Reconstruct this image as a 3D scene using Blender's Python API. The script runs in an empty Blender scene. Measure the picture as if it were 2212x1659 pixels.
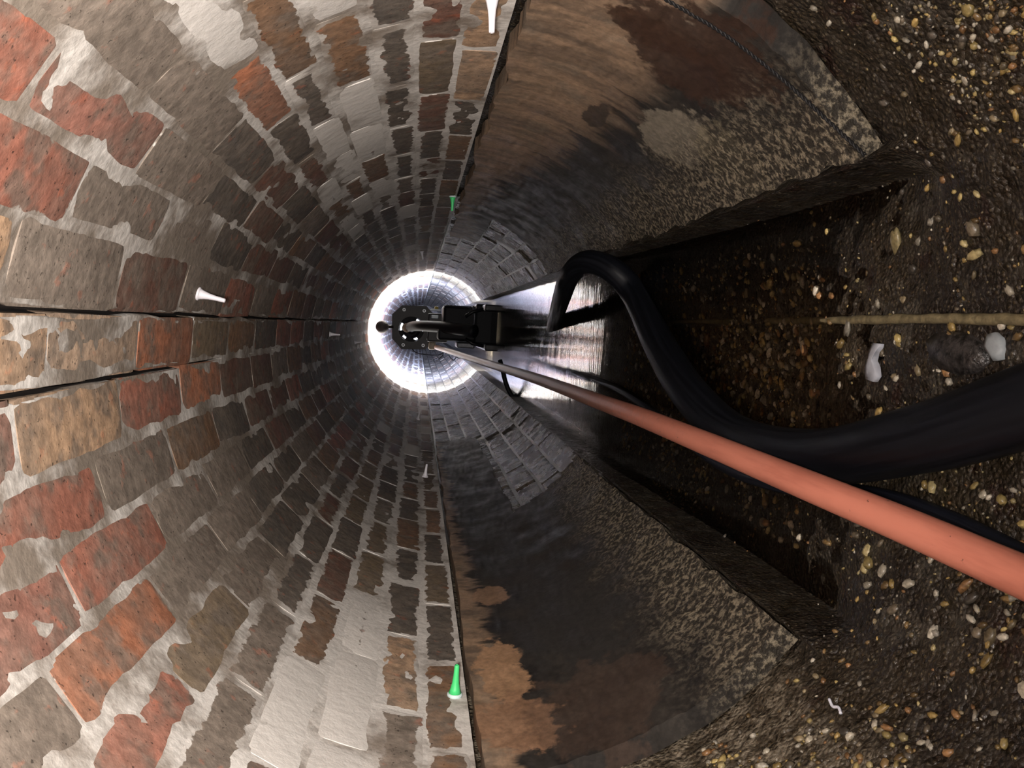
import bpy, math, random
import numpy as np
from mathutils import Vector, Matrix

# ------------------------------------------------------------------ camera, world, lights, exposure
SC = bpy.context.scene
COL = SC.collection
R = 0.43                                   # bore radius of the sewer (m)
F_PX = 1661.0
CAM = np.array([0.0645, 0.0, 0.086])
_v = np.array([(903 - 1106) / F_PX, -(697 - 829.5) / F_PX, -1.0])
_Y = _v / np.linalg.norm(_v)
_rho = math.radians(3.5)
_u = np.array([-math.cos(_rho), math.sin(_rho), 0.0])
_Z = _u - _Y * _u.dot(_Y); _Z /= np.linalg.norm(_Z)
_X = np.cross(_Y, _Z)
CM = np.array([_X, _Y, _Z])                # camera space -> world
cam_d = bpy.data.cameras.new('camera')
cam = bpy.data.objects.new('camera', cam_d); COL.objects.link(cam)
m4 = Matrix([list(CM[i]) + [CAM[i]] for i in range(3)] + [[0, 0, 0, 1]])
cam.matrix_world = m4
cam_d.sensor_fit = 'HORIZONTAL'; cam_d.sensor_width = 36.0
cam_d.lens = 36.0 * F_PX / 2212.0
cam_d.clip_start = 0.02; cam_d.clip_end = 100
SC.camera = cam

world = bpy.data.worlds.new('world'); SC.world = world; world.use_nodes = True
bg = world.node_tree.nodes.get('Background')
bg.inputs[0].default_value = (0.5, 0.52, 0.6, 1); bg.inputs[1].default_value = 0.0015

td = bpy.data.lights.new('head_torch', 'SPOT'); td.energy = 88.0; td.color = (1.0, 0.92, 0.86); td.shadow_soft_size = 0.03
td.spot_size = math.radians(165); td.spot_blend = 1.0
torch = bpy.data.objects.new('head_torch', td); COL.objects.link(torch); torch.location = (0.05, -0.06, 0.12)
torch.rotation_euler = Vector((-0.05, 0.80, 0.42)).to_track_quat('-Z', 'Y').to_euler()
RIG_Y = 5.40
def spot(name, loc, power, col, radius, size, blend):     # floodlights of the machine, facing away down the sewer
    d = bpy.data.lights.new(name, 'SPOT'); d.energy = power; d.color = col; d.shadow_soft_size = radius
    d.spot_size = math.radians(size); d.spot_blend = blend
    o = bpy.data.objects.new(name, d); COL.objects.link(o); o.location = loc; o.rotation_euler = (math.radians(90), 0, 0)
    return o
for k in range(3):
    a = (k + 0.25) / 3 * 2 * math.pi; c_, s_ = math.cos(a), math.sin(a)
    spot('rig_floodlight', (0.03 + 0.10 * c_, RIG_Y + 0.06, 0.11 + 0.10 * s_), 118.0, (0.84, 0.92, 1.0), 0.02, 176, 0.12)
spot('far_fill_beam', (0.03, RIG_Y + 0.06, 0.11), 6000.0, (0.52, 0.62, 1.0), 0.06, 62, 0.8)  # extra lamp added to brighten the far bore

SC.view_settings.view_transform = 'Standard'
SC.view_settings.look = 'None'
SC.view_settings.exposure = 0.0
SC.view_settings.gamma = 1.0
SC.view_settings.use_curve_mapping = False
SC.cycles.use_light_tree = False; SC.cycles.max_bounces = 5; SC.cycles.diffuse_bounces = 3; SC.cycles.glossy_bounces = 3; SC.cycles.transparent_max_bounces = 6
SC.cycles.use_adaptive_sampling = True; SC.cycles.adaptive_threshold = 0.05

# ------------------------------------------------------------------ helpers
def ray(u, v):
    a = np.array([(u - 1106) / F_PX, -(v - 829.5) / F_PX, -1.0]); d = CM @ a
    return d / d[1]
def at_y(u, v, y):                          # point at a known distance down the tunnel
    return CAM + ray(u, v) * y
def at_h(u, v, h):                          # point on a horizontal level
    d = ray(u, v); return CAM + d * ((h - CAM[2]) / d[2])
def on_bore(u, v, r=R):                     # (theta deg, y) on the bore; theta 0 = crown, + to the left wall
    d = ray(u, v); a = d[0]**2 + d[2]**2; b = CAM[0]*d[0] + CAM[2]*d[2]; c = CAM[0]**2 + CAM[2]**2 - r*r
    t = (-b + math.sqrt(b*b - a*c)) / a; p = CAM + d * t
    return math.degrees(math.atan2(-p[0], p[2])), p[1]
def bore(th, y, r=R):
    a = math.radians(th); return (-r * math.sin(a), y, r * math.cos(a))

def s2l(c):
    return tuple(((x/255.0)/12.92 if x/255.0 <= 0.04045 else ((x/255.0+0.055)/1.055)**2.4) for x in c)

def _hash(ix, iy, iz, seed):
    h = (ix.astype(np.int64)*374761393 + iy.astype(np.int64)*668265263 + iz.astype(np.int64)*2147483647 + seed*974634777) & 0xffffffff
    h = ((h ^ (h >> 13)) * 1274126177) & 0xffffffff
    h = ((h ^ (h >> 16)) * 2246822519) & 0xffffffff
    return ((h ^ (h >> 15)) & 0xffffff) / float(0xffffff)
def vnoise(x, y, z=None, seed=0):
    x = np.asarray(x, float); y = np.asarray(y, float); z = np.zeros_like(x) if z is None else np.asarray(z, float)
    fx, fy, fz = np.floor(x), np.floor(y), np.floor(z)
    tx, ty, tz = x-fx, y-fy, z-fz
    tx, ty, tz = [t*t*(3-2*t) for t in (tx, ty, tz)]
    r = 0
    for dx in (0, 1):
        for dy in (0, 1):
            for dz in (0, 1):
                w = (tx if dx else 1-tx)*(ty if dy else 1-ty)*(tz if dz else 1-tz)
                r = r + w*_hash(fx+dx, fy+dy, fz+dz, seed)
    return r
def fbm(x, y, z=None, seed=0, octv=4):
    s = 0; a = 0.5; t = 0
    for o in range(octv):
        f = 2.0**o
        s = s + a*vnoise(np.asarray(x)*f, np.asarray(y)*f, None if z is None else np.asarray(z)*f, seed+o*17); t += a; a *= 0.5
    return s / t
def sstep(a, b, x):
    t = np.clip((x-a)/(b-a), 0, 1); return t*t*(3-2*t)

def mesh_obj(name, verts, faces, mat=None, parent=None, smooth=True, uv=None, colattr=None):
    me = bpy.data.meshes.new(name)
    me.from_pydata([tuple(map(float, v)) for v in verts], [], [tuple(map(int, f)) for f in faces])
    if uv is not None:                      # per-vertex uv
        ul = me.uv_layers.new(name='UVMap')
        li = np.empty(len(me.loops), dtype=np.int32); me.loops.foreach_get('vertex_index', li)
        ul.data.foreach_set('uv', np.asarray(uv, np.float32)[li].ravel())
    if colattr is not None:
        ca = me.color_attributes.new('col', 'FLOAT_COLOR', 'POINT')
        ca.data.foreach_set('color', np.asarray(colattr, np.float32).ravel())
    if smooth: me.polygons.foreach_set('use_smooth', [True]*len(me.polygons))
    me.update()
    if mat: me.materials.append(mat)
    o = bpy.data.objects.new(name, me); COL.objects.link(o)
    if parent: o.parent = parent
    return o
def tag(o, label=None, cat=None, group=None, kind=None):
    if label: o['label'] = label
    if cat: o['category'] = cat
    if group: o['group'] = group
    if kind: o['kind'] = kind
    return o
def empty(name, loc, label, cat, group=None):
    o = bpy.data.objects.new(name, None); COL.objects.link(o); o.location = loc; o.empty_display_size = 0.02
    bpy.context.view_layer.update()
    return tag(o, label, cat, group)
def under(o, parent):                       # parent, keeping the world position
    o.parent = parent
    o.matrix_parent_inverse = Matrix.Translation(-Vector(parent.location))
    return o

def grid(nu, nv):
    i, j = np.meshgrid(np.arange(nu-1), np.arange(nv-1), indexing='ij')
    a = (i*nv + j).ravel()
    return np.stack([a, a+nv, a+nv+1, a+1], 1)

def catmull(pts, n=12):
    P = [np.array(p, float) for p in pts]; P = [2*P[0]-P[1]] + P + [2*P[-1]-P[-2]]; out = []
    for i in range(1, len(P)-2):
        for k in range(n):
            t = k/n; a, b, c, d = P[i-1:i+3]
            out.append(0.5*((2*b)+(-a+c)*t+(2*a-5*b+4*c-d)*t*t+(-a+3*b-3*c+d)*t**3))
    out.append(P[-2]); return np.array(out)
def tube_geo(path, rad, seg=14, cap=True):
    path = np.asarray(path, float); n = len(path)
    rad = np.full(n, rad) if np.isscalar(rad) else np.asarray(rad)
    T = np.gradient(path, axis=0); T /= np.linalg.norm(T, axis=1)[:, None]
    ref = np.array([0, 0, 1.0]) if abs(T[0][2]) < 0.9 else np.array([1.0, 0, 0])
    V = []; nrm = np.cross(T[0], ref); nrm /= np.linalg.norm(nrm); d = 0; UV = []
    for i in range(n):
        nrm = nrm - T[i]*nrm.dot(T[i]); nrm /= np.linalg.norm(nrm); b = np.cross(T[i], nrm)
        if i: d += np.linalg.norm(path[i]-path[i-1])
        for k in range(seg):
            a = 2*math.pi*k/seg
            V.append(path[i] + rad[i]*(math.cos(a)*nrm + math.sin(a)*b)); UV.append((d, k/seg))
    F = [(i*seg+k, i*seg+(k+1) % seg, (i+1)*seg+(k+1) % seg, (i+1)*seg+k) for i in range(n-1) for k in range(seg)]
    if cap:
        F.append(tuple(range(seg))[::-1]); F.append(tuple((n-1)*seg+k for k in range(seg)))
    return V, F, UV
def tube(name, path, rad, mat, parent=None, seg=14):
    V, F, UV = tube_geo(path, rad, seg)
    o = mesh_obj(name, V, F, mat, None, True, UV)
    if parent: under(o, parent)
    return o
def lathe_geo(prof, seg=16):                # prof = [(radius, z)]
    V = []; F = []
    for r, z in prof:
        for k in range(seg):
            a = 2*math.pi*k/seg; V.append((r*math.cos(a), r*math.sin(a), z))
    for i in range(len(prof)-1):
        for k in range(seg):
            F.append((i*seg+k, i*seg+(k+1) % seg, (i+1)*seg+(k+1) % seg, (i+1)*seg+k))
    F.append(tuple(range(seg))[::-1]); F.append(tuple((len(prof)-1)*seg+k for k in range(seg)))
    return V, F
def box_geo(c, s, bev=0.004):               # bevelled box
    import bmesh
    bm = bmesh.new(); bmesh.ops.create_cube(bm, size=1.0)
    for v in bm.verts: v.co = Vector((v.co.x*s[0]+c[0], v.co.y*s[1]+c[1], v.co.z*s[2]+c[2]))
    if bev: bmesh.ops.bevel(bm, geom=bm.edges[:], offset=bev, segments=2, affect='EDGES', profile=0.5)
    V = [v.co.copy() for v in bm.verts]; bm.verts.index_update(); F = [[v.index for v in f.verts] for f in bm.faces]
    bm.free(); return V, F
def add(name, geo, mat, parent=None, smooth=False):
    o = mesh_obj(name, geo[0], geo[1], mat, None, smooth)
    if parent: under(o, parent)
    return o

# ------------------------------------------------------------------ materials
class NT:
    def __init__(s, name):
        s.m = bpy.data.materials.new(name); s.m.use_nodes = True; s.t = s.m.node_tree
        s.t.nodes.clear(); s.out = s.n('ShaderNodeOutputMaterial')
    def n(s, k, **kw):
        nd = s.t.nodes.new(k)
        for a, b in kw.items(): setattr(nd, a, b)
        return nd
    def l(s, a, b): s.t.links.new(a, b)
    def val(s, x, sock):
        if isinstance(x, (int, float)): sock.default_value = x
        elif isinstance(x, (tuple, list)): sock.default_value = tuple(x) + ((1,) if len(x) == 3 and len(sock.default_value) == 4 else ())
        else: s.l(x, sock)
    def math(s, op, a, b=0.0, c=None, clamp=False):
        nd = s.n('ShaderNodeMath', operation=op, use_clamp=clamp); s.val(a, nd.inputs[0]); s.val(b, nd.inputs[1])
        if c is not None: s.val(c, nd.inputs[2])
        return nd.outputs[0]
    def noise(s, vec, scale, detail=4, rough=0.55, dist=0.0):
        nd = s.n('ShaderNodeTexNoise'); s.l(vec, nd.inputs['Vector']); nd.inputs['Scale'].default_value = scale
        nd.inputs['Detail'].default_value = detail; nd.inputs['Roughness'].default_value = rough; nd.inputs['Distortion'].default_value = dist
        return nd.outputs['Fac']
    def ramp(s, x, a, b, lo=0.0, hi=1.0, smooth=True):
        nd = s.n('ShaderNodeMapRange'); nd.interpolation_type = 'SMOOTHSTEP' if smooth else 'LINEAR'
        s.val(x, nd.inputs[0]); s.val(a, nd.inputs[1]); s.val(b, nd.inputs[2]); s.val(lo, nd.inputs[3]); s.val(hi, nd.inputs[4])
        return nd.outputs[0]
    def mix(s, f, a, b, mode='MIX'):
        nd = s.n('ShaderNodeMix', data_type='RGBA', blend_type=mode); s.val(f, nd.inputs[0])
        s.val(a, nd.inputs[6]); s.val(b, nd.inputs[7]); return nd.outputs[2]
    def mapping(s, vec, scale=(1, 1, 1), loc=(0, 0, 0), rot=(0, 0, 0)):
        nd = s.n('ShaderNodeMapping'); s.l(vec, nd.inputs[0]); nd.inputs['Scale'].default_value = scale
        nd.inputs['Location'].default_value = loc; nd.inputs['Rotation'].default_value = rot; return nd.outputs[0]
    def bump(s, h, strength=0.4, dist=0.002, prev=None):
        nd = s.n('ShaderNodeBump'); s.val(h, nd.inputs['Height']); s.val(strength, nd.inputs['Strength']); nd.inputs['Distance'].default_value = dist
        if prev is not None: s.l(prev, nd.inputs['Normal'])
        return nd.outputs[0]
    def bsdf(s, col, rough=0.6, spec=0.4, metal=0.0, nrm=None):
        b = s.n('ShaderNodeBsdfPrincipled'); s.val(col, b.inputs['Base Color']); s.val(rough, b.inputs['Roughness'])
        b.inputs['Specular IOR Level'].default_value = spec; b.inputs['Metallic'].default_value = metal
        if nrm is not None: s.l(nrm, b.inputs['Normal'])
        s.l(b.outputs[0], s.out.inputs[0]); return b
    def pos(s): return s.n('ShaderNodeNewGeometry').outputs['Position']
    def uv(s):
        return s.n('ShaderNodeUVMap').outputs[0]

MORTAR = s2l((158, 148, 132))
def brick_material(name, attr):
    t = NT(name); p = t.pos()
    if attr:
        a = t.n('ShaderNodeAttribute', attribute_name='col'); col, alpha = a.outputs['Color'], a.outputs['Alpha']
    else:
        a = t.n('ShaderNodeObjectInfo'); col, alpha = a.outputs['Color'], a.outputs['Alpha']
    uvn = t.n('ShaderNodeSeparateXYZ'); t.l(t.uv(), uvn.inputs[0])
    du = t.math('MULTIPLY', t.math('SUBTRACT', 0.5, t.math('ABSOLUTE', t.math('SUBTRACT', uvn.outputs[0], 0.5))), 0.225)
    dv = t.math('MULTIPLY', t.math('SUBTRACT', 0.5, t.math('ABSOLUTE', t.math('SUBTRACT', uvn.outputs[1], 0.5))), 0.058)
    e = t.math('MINIMUM', du, dv)
    n1 = t.noise(p, 24, 3, 0.6); n2 = t.noise(p, 75, 4, 0.62); n3 = t.noise(p, 42, 4, 0.6); n4 = t.noise(p, 9, 3)
    c = t.mix(t.ramp(n1, 0.46, 0.64, 0, 0.72), col, s2l((108, 98, 88)))
    c = t.mix(t.ramp(n4, 0.40, 0.62, 0.12, 0.55), c, s2l((114, 104, 94)))
    c = t.mix(t.ramp(n3, 0.60, 0.70, 0, 0.45), c, t.mix(0.5, col, s2l((200, 105, 70))))
    c = t.mix(1.0, c, t.ramp(n2, 0.3, 0.75, 0.72, 1.2), 'MULTIPLY')
    speck = t.ramp(t.noise(p, 210, 2), 0.66, 0.70)
    c = t.mix(t.math('MULTIPLY', speck, 0.7), c, s2l((40, 34, 30)))
    lim = t.math('MULTIPLY_ADD', alpha, 0.036, -0.0065)
    ee = t.math('ADD', e, t.math('MULTIPLY', t.math('SUBTRACT', n3, 0.5), 0.030))
    ee = t.math('ADD', ee, t.math('MULTIPLY', t.math('SUBTRACT', n4, 0.5), 0.022))
    msk = t.ramp(t.math('SUBTRACT', ee, lim), 0.0010, -0.0010)
    sz_ = t.n('ShaderNodeSeparateXYZ'); t.l(p, sz_.inputs[0])
    lime = t.math('ADD', t.math('MULTIPLY_ADD', n2, 0.12, 0.09), t.math('ADD', n4, t.ramp(sz_.outputs[2], 0.36, 0.10, 0, 0.15)))   # lime runs lie lower on the walls
    lime = t.math('ADD', lime, t.math('MULTIPLY', t.ramp(alpha, 0.6, 0.9), 0.2))
    mc = t.mix(t.ramp(lime, 0.56, 0.84), s2l((122, 112, 101)), s2l((200, 196, 190)))
    c = t.mix(msk, c, mc)
    h = t.math('ADD', t.math('MULTIPLY', n2, 0.6), t.math('MULTIPLY', n3, 1.0))
    t.bsdf(c, t.ramp(n1, 0.3, 0.7, 0.6, 0.9), 0.22, nrm=t.bump(h, 0.5, 0.003))
    return t.m
M_brick = brick_material('brick_fired_clay', False)
M_brick_far = brick_material('brick_fired_clay_courses', True)

def mortar_material():
    t = NT('lime_mortar'); p = t.pos()
    n1 = t.noise(p, 18, 5); n2 = t.noise(p, 110, 4)
    n4 = t.noise(p, 9, 3)
    sz_ = t.n('ShaderNodeSeparateXYZ'); t.l(p, sz_.inputs[0])
    lime = t.math('ADD', t.math('MULTIPLY_ADD', n2, 0.12, 0.09), t.math('ADD', n4, t.ramp(sz_.outputs[2], 0.36, 0.10, 0, 0.15)))
    c = t.mix(t.ramp(lime, 0.56, 0.82), s2l((122, 112, 101)), s2l((200, 196, 190)))
    c = t.mix(1.0, c, t.ramp(n2, 0.3, 0.7, 0.88, 1.06), 'MULTIPLY')
    # open joints, coloured darker with depth: geometry that lies deep behind the face
    sx = t.n('ShaderNodeSeparateXYZ'); t.l(p, sx.inputs[0])
    r = t.math('SQRT', t.math('ADD', t.math('POWER', sx.outputs[0], 2.0), t.math('POWER', sx.outputs[2], 2.0)))
    c = t.mix(t.ramp(r, R+0.007, R+0.012), c, s2l((26, 20, 17)))
    t.bsdf(c, 0.75, 0.3, nrm=t.bump(t.math('ADD', n2, n1), 0.4, 0.003)); return t.m
M_mortar = mortar_material()

def floor_material():
    t = NT('eroded_wet_concrete'); p = t.pos()
    n1 = t.noise(p, 7, 3, 0.6); n2 = t.noise(p, 60, 4, 0.65); n3 = t.noise(p, 220, 2); n4 = t.noise(p, 16, 4, 0.6)
    vr = t.n('ShaderNodeTexVoronoi'); t.l(p, vr.inputs['Vector']); vr.inputs['Scale'].default_value = 190
    c = t.mix(t.ramp(n1, 0.38, 0.62), s2l((30, 24, 18)), s2l((46, 39, 29)))
    c = t.mix(t.ramp(n4, 0.55, 0.68, 0, 0.8), c, s2l((66, 61, 53)))
    c = t.mix(t.ramp(n4, 0.42, 0.34, 0, 0.8), c, s2l((34, 18, 12)))
    sx = t.n('ShaderNodeSeparateXYZ'); t.l(p, sx.inputs[0])
    mid_light = t.math('MULTIPLY', t.ramp(sx.outputs[1], 0.78, 1.0), t.ramp(t.math('ADD', t.math('ABSOLUTE', sx.outputs[0]), t.math('MULTIPLY', n4, 0.12)), 0.24, 0.14))   # gravelly middle painted paler to make up for weak torchlight
    c = t.mix(t.math('MULTIPLY', mid_light, 0.75), c, t.mix(t.ramp(n2, 0.42, 0.6), s2l((58, 47, 33)), s2l((120, 108, 88))))
    sand = t.ramp(t.math('ADD', sx.outputs[0], t.math('MULTIPLY', n1, 0.10)), -0.225, -0.275)     # sandy deposit high on the left side
    c = t.mix(t.math('MULTIPLY', sand, 0.8), c, t.mix(t.ramp(n2, 0.42, 0.6), s2l((66, 58, 47)), s2l((122, 112, 96))))
    g = t.mix(t.ramp(n2, 0.4, 0.65), s2l((72, 60, 40)), s2l((104, 94, 74)))
    c = t.mix(t.ramp(vr.outputs['Distance'], 0.32, 0.2, 0, 0.55), c, g)
    c = t.mix(1.0, c, t.ramp(n3, 0.3, 0.7, 0.6, 1.25), 'MULTIPLY')
    h = t.math('ADD', t.math('MULTIPLY', n2, 1.0), t.math('MULTIPLY', vr.outputs['Distance'], -0.5))
    t.bsdf(c, t.ramp(n2, 0.3, 0.7, 0.25, 0.6), 0.5, nrm=t.bump(h, 0.9, 0.006)); return t.m
M_floor = floor_material()

def pebble_material(name, attr):
    t = NT(name); p = t.pos()
    if attr: col = t.n('ShaderNodeAttribute', attribute_name='col').outputs['Color']
    else: col = t.n('ShaderNodeObjectInfo').outputs['Color']
    n = t.noise(p, 300, 3); c = t.mix(1.0, col, t.ramp(n, 0.3, 0.7, 0.65, 1.2), 'MULTIPLY')
    t.bsdf(c, 0.35, 0.5, nrm=t.bump(n, 0.3, 0.001)); return t.m
M_pebble = pebble_material('wet_pebble', False); M_gravel = pebble_material('wet_gravel', True)

def lining_material(name, stains, tan_lim, tan_amp, seedloc):
    """uv: u = arc length below the springing (m), v = distance down the tunnel (m)."""
    t = NT(name); uv = t.uv(); p = t.pos()
    sp = t.n('ShaderNodeSeparateXYZ'); t.l(uv, sp.inputs[0]); U, V = sp.outputs[0], sp.outputs[1]
    streak = t.noise(t.mapping(uv, (5, 26, 1), seedloc), 1.0, 5, 0.6, 0.3)
    blot = t.noise(t.mapping(uv, (14, 14, 1), seedloc), 1.0, 5, 0.6)
    fine = t.noise(p, 130, 4, 0.65); mid = t.noise(p, 45, 3, 0.65)
    dark = t.mix(t.ramp(blot, 0.35, 0.65), s2l((30, 28, 27)), s2l((48, 44, 40)))
    tan = t.mix(t.ramp(streak, 0.35, 0.65), s2l((98, 83, 70)), s2l((142, 118, 96)))
    tan = t.mix(t.ramp(blot, 0.5, 0.7, 0, 0.6), tan, s2l((110, 100, 88)))
    f = t.math('ADD', t.math('DIVIDE', U, tan_lim), t.math('MULTIPLY', t.math('SUBTRACT', streak, 0.5), tan_amp))
    f = t.math('ADD', f, t.math('MULTIPLY', t.ramp(V, 1.0, 2.2), 0.55))
    c = t.mix(t.ramp(f, 1.15, 0.75), dark, tan)
    for (su, sv, ru, rv, colr, amt) in stains:
        dd = t.math('SQRT', t.math('ADD', t.math('POWER', t.math('DIVIDE', t.math('SUBTRACT', U, su), ru), 2.0),
                                   t.math('POWER', t.math('DIVIDE', t.math('SUBTRACT', V, sv), rv), 2.0)))
        dd = t.math('ADD', dd, t.math('MULTIPLY', t.math('SUBTRACT', mid, 0.5), 0.9))
        dd = t.math('ADD', dd, t.math('MULTIPLY', t.math('SUBTRACT', blot, 0.5), 1.6))
        c = t.mix(t.ramp(dd, 1.08, 0.9, 0, amt), c, s2l(colr))
    # coarse worn strip towards the flow edge
    g = t.ramp(t.math('ADD', U, t.math('MULTIPLY', t.math('SUBTRACT', blot, 0.5), 0.16)), 0.24, 0.36)
    grit = t.mix(t.ramp(fine, 0.45, 0.62), s2l((52, 47, 40)), s2l((128, 118, 100)))
    c = t.mix(t.math('MULTIPLY', g, 0.85), c, grit)
    c = t.mix(1.0, c, t.ramp(fine, 0.3, 0.7, 0.78, 1.15), 'MULTIPLY')
    h = t.math('ADD', t.math('MULTIPLY', fine, t.math('MULTIPLY_ADD', g, 1.4, 0.15)), t.math('MULTIPLY', streak, 0.25))
    t.bsdf(c, t.ramp(blot, 0.3, 0.7, 0.5, 0.75), 0.28, nrm=t.bump(h, 0.7, 0.004)); return t.m

def plain(name, col, rough=0.5, spec=0.4, metal=0.0, var=0.0, scale=40, bump=0.0):
    t = NT(name); c = s2l(col)
    if var or bump:
        n = t.noise(t.pos(), scale, 4)
        c2 = t.mix(1.0, c, t.ramp(n, 0.3, 0.7, 1-var, 1+var), 'MULTIPLY')
        t.bsdf(c2, rough, spec, metal, t.bump(n, bump, 0.002) if bump else None)
    else: t.bsdf(c, rough, spec, metal)
    return t.m

# ------------------------------------------------------------------ the brick arch
CRACK1 = -7.2; CRACK2 = 2.6
COURSES = [  # (theta0, theta1, y of a joint, colours of the bricks from the one before that joint onwards)
    (-90.3, -83.2, 1.05, 'NNDBD'), (-83.2, -75.9, 1.01, 'MVMDM'), (-75.9, -67.9, 0.94, 'DDDDD'), (-67.9, -59.7, 0.87, 'PBPPBP'),
    (-59.7, -52.4, 0.98, 'BDPPBP'), (-52.4, -45.1, 0.86, 'PODMPB'), (-45.1, -35.8, 0.76, 'TTDMD'), (-35.8, -27.3, 0.61, 'RQTDM'),
    (-27.3, -18.1, 0.75, 'RTTDM'), (-18.1, CRACK1, 0.68, 'NTMTRT'), (CRACK1, CRACK2, 0.77, 'NKOVBD'), (CRACK2, 13.0, 0.71, 'QNROMM'),
    (13.0, 22.5, 0.85, 'RTBDMM'), (22.5, 31.5, 0.72, 'QRTTDM'), (31.5, 40.3, 0.63, 'TOTTD'), (40.3, 49.6, 0.78, 'RVTDD'),
    (49.6, 57.6, 0.85, 'TTDDM'), (57.6, 65.6, 0.98, 'PBMDV'), (65.6, 74.4, 0.83, 'PPPVVG'), (74.4, 83.0, 0.94, 'TNDDB'), (83.0, 90.3, 0.86, 'BBDVD')]
PAL = {'R': (160, 103, 85), 'O': (175, 113, 83), 'T': (132, 121, 110), 'N': (190, 157, 126), 'M': (108, 76, 64), 'B': (128, 98, 74),
       'D': (88, 82, 76), 'V': (121, 105, 84), 'P': (204, 200, 194), 'G': (136, 128, 116), 'K': (172, 148, 126), 'Q': (148, 101, 87)}
PITCH = 0.235
rng = random.Random(11)

def brick_mesh(name, seed):
    r = random.Random(seed); us = [-0.5, -0.455, 0.455, 0.5]; vs = [-0.5, -0.40, 0.40, 0.5]
    V = []; UV = []
    for i, u in enumerate(us):
        for j, v in enumerate(vs):
            edge = (i in (0, 3)) or (j in (0, 3)); corner = (i in (0, 3)) and (j in (0, 3))
            z = (0.0008 if edge else 0.0) + (0.0006 if corner else 0.0) + r.uniform(-0.0006, 0.0006)
            uu = u*(0.985 if corner else 1.0) + (r.uniform(-0.007, 0.007) if edge else 0); vv = v*(0.97 if corner else 1.0) + (r.uniform(-0.025, 0.025) if edge else 0)
            V.append((uu, vv, z)); UV.append((uu+0.5, vv+0.5))
    F = [(i*4+j, i*4+j+1, (i+1)*4+j+1, (i+1)*4+j) for i in range(3) for j in range(3)]
    rim = [0, 1, 2, 3, 7, 11, 15, 14, 13, 12, 8, 4]; b0 = 16                                  # the sides have their own rim so that the face stays crisp
    for q in rim: V.append(V[q]); UV.append(UV[q])
    for q in rim: V.append((V[q][0], V[q][1], 0.03)); UV.append(UV[q])
    for k in range(12): F.append((b0+k, b0+12+k, b0+12+(k+1) % 12, b0+(k+1) % 12))
    return V, F, UV
BR = []
for s in range(8):
    V, F, UV = brick_mesh('brick', s)
    o = mesh_obj('brick', V, F, M_brick, None, True, UV); BR.append((o.data, np.array(V), F, UV)); bpy.data.objects.remove(o)

def brick_frame(th, y, r):                   # columns: along tunnel, around, outward
    a = math.radians(th)
    return Matrix([[0, -math.cos(a), -math.sin(a), -r*math.sin(a)], [1, 0, 0, y], [0, -math.sin(a), math.cos(a), r*math.cos(a)], [0, 0, 0, 1]])

def joined_bricks(name, lst, parent, mat):
    Vs = []; Fs = []; UVs = []; Cs = []; n = 0
    for (th, y, w, L, col, al, v, r) in lst:
        M = np.array(brick_frame(th, y, r)); vv = BR[v][1]*np.array([L, w, 1.0])
        Vs.append(vv @ M[:3, :3].T + M[:3, 3]); Fs += [tuple(np.array(f)+n) for f in BR[v][2]]; UVs += BR[v][3]
        Cs.append(np.tile(np.array(list(col)+[al]), (len(vv), 1))); n += len(vv)
    o = mesh_obj(name, np.concatenate(Vs), Fs, mat, parent, True, UVs, np.concatenate(Cs))
    o['kind'] = 'stuff'; return o

def crack_w(th, y):
    """0..1 depth of the open joints along the crown."""
    c1 = CRACK1 + 0.9*(vnoise(y*7, y*0+3.3, seed=5)-0.5)
    c2 = CRACK2 + 0.9*(vnoise(y*7, y*0+8.3, seed=6)-0.5)
    w1 = 0.25 + 0.75*vnoise(y*16, y*0+1.3, seed=7); w2 = (0.1 + 0.85*vnoise(y*13, y*0+2.3, seed=8))*sstep(1.5, 1.1, y)
    d1 = sstep(1.0, 0.55, np.abs(th-c1)/np.maximum(w1, 0.02)); d2 = sstep(1.0, 0.55, np.abs(th-c2)/np.maximum(w2, 0.02))
    d1 = d1*sstep(5.0, 3.5, y)
    return np.maximum(d1, d2)
ths = np.unique(np.concatenate([np.linspace(-90.6, 90.6, 200), np.arange(CRACK1-1.8, CRACK1+1.8, 0.2), np.arange(CRACK2-1.8, CRACK2+1.8, 0.2)]))
ys = np.concatenate([np.arange(-0.5, 0.45, 0.05), np.arange(0.45, 2.2, 0.012), np.arange(2.2, 4.5, 0.03), np.arange(4.5, 16.3, 0.25)])
TH, YY = np.meshgrid(ths, ys, indexing='ij')
rr = R + 0.0012 + 0.0030*(fbm(TH*0.35, YY*26, seed=2)-0.5) + 0.03*crack_w(TH, YY)
XX = -rr*np.sin(np.radians(TH)); ZZ = rr*np.cos(np.radians(TH))
ceiling = mesh_obj('ceiling', np.stack([XX, YY, ZZ], -1).reshape(-1, 3), grid(len(ths), len(ys)), M_mortar)
tag(ceiling, 'curved red and brown brick arch of the sewer with pale smeared mortar joints', 'brick arch', kind='structure')

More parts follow.
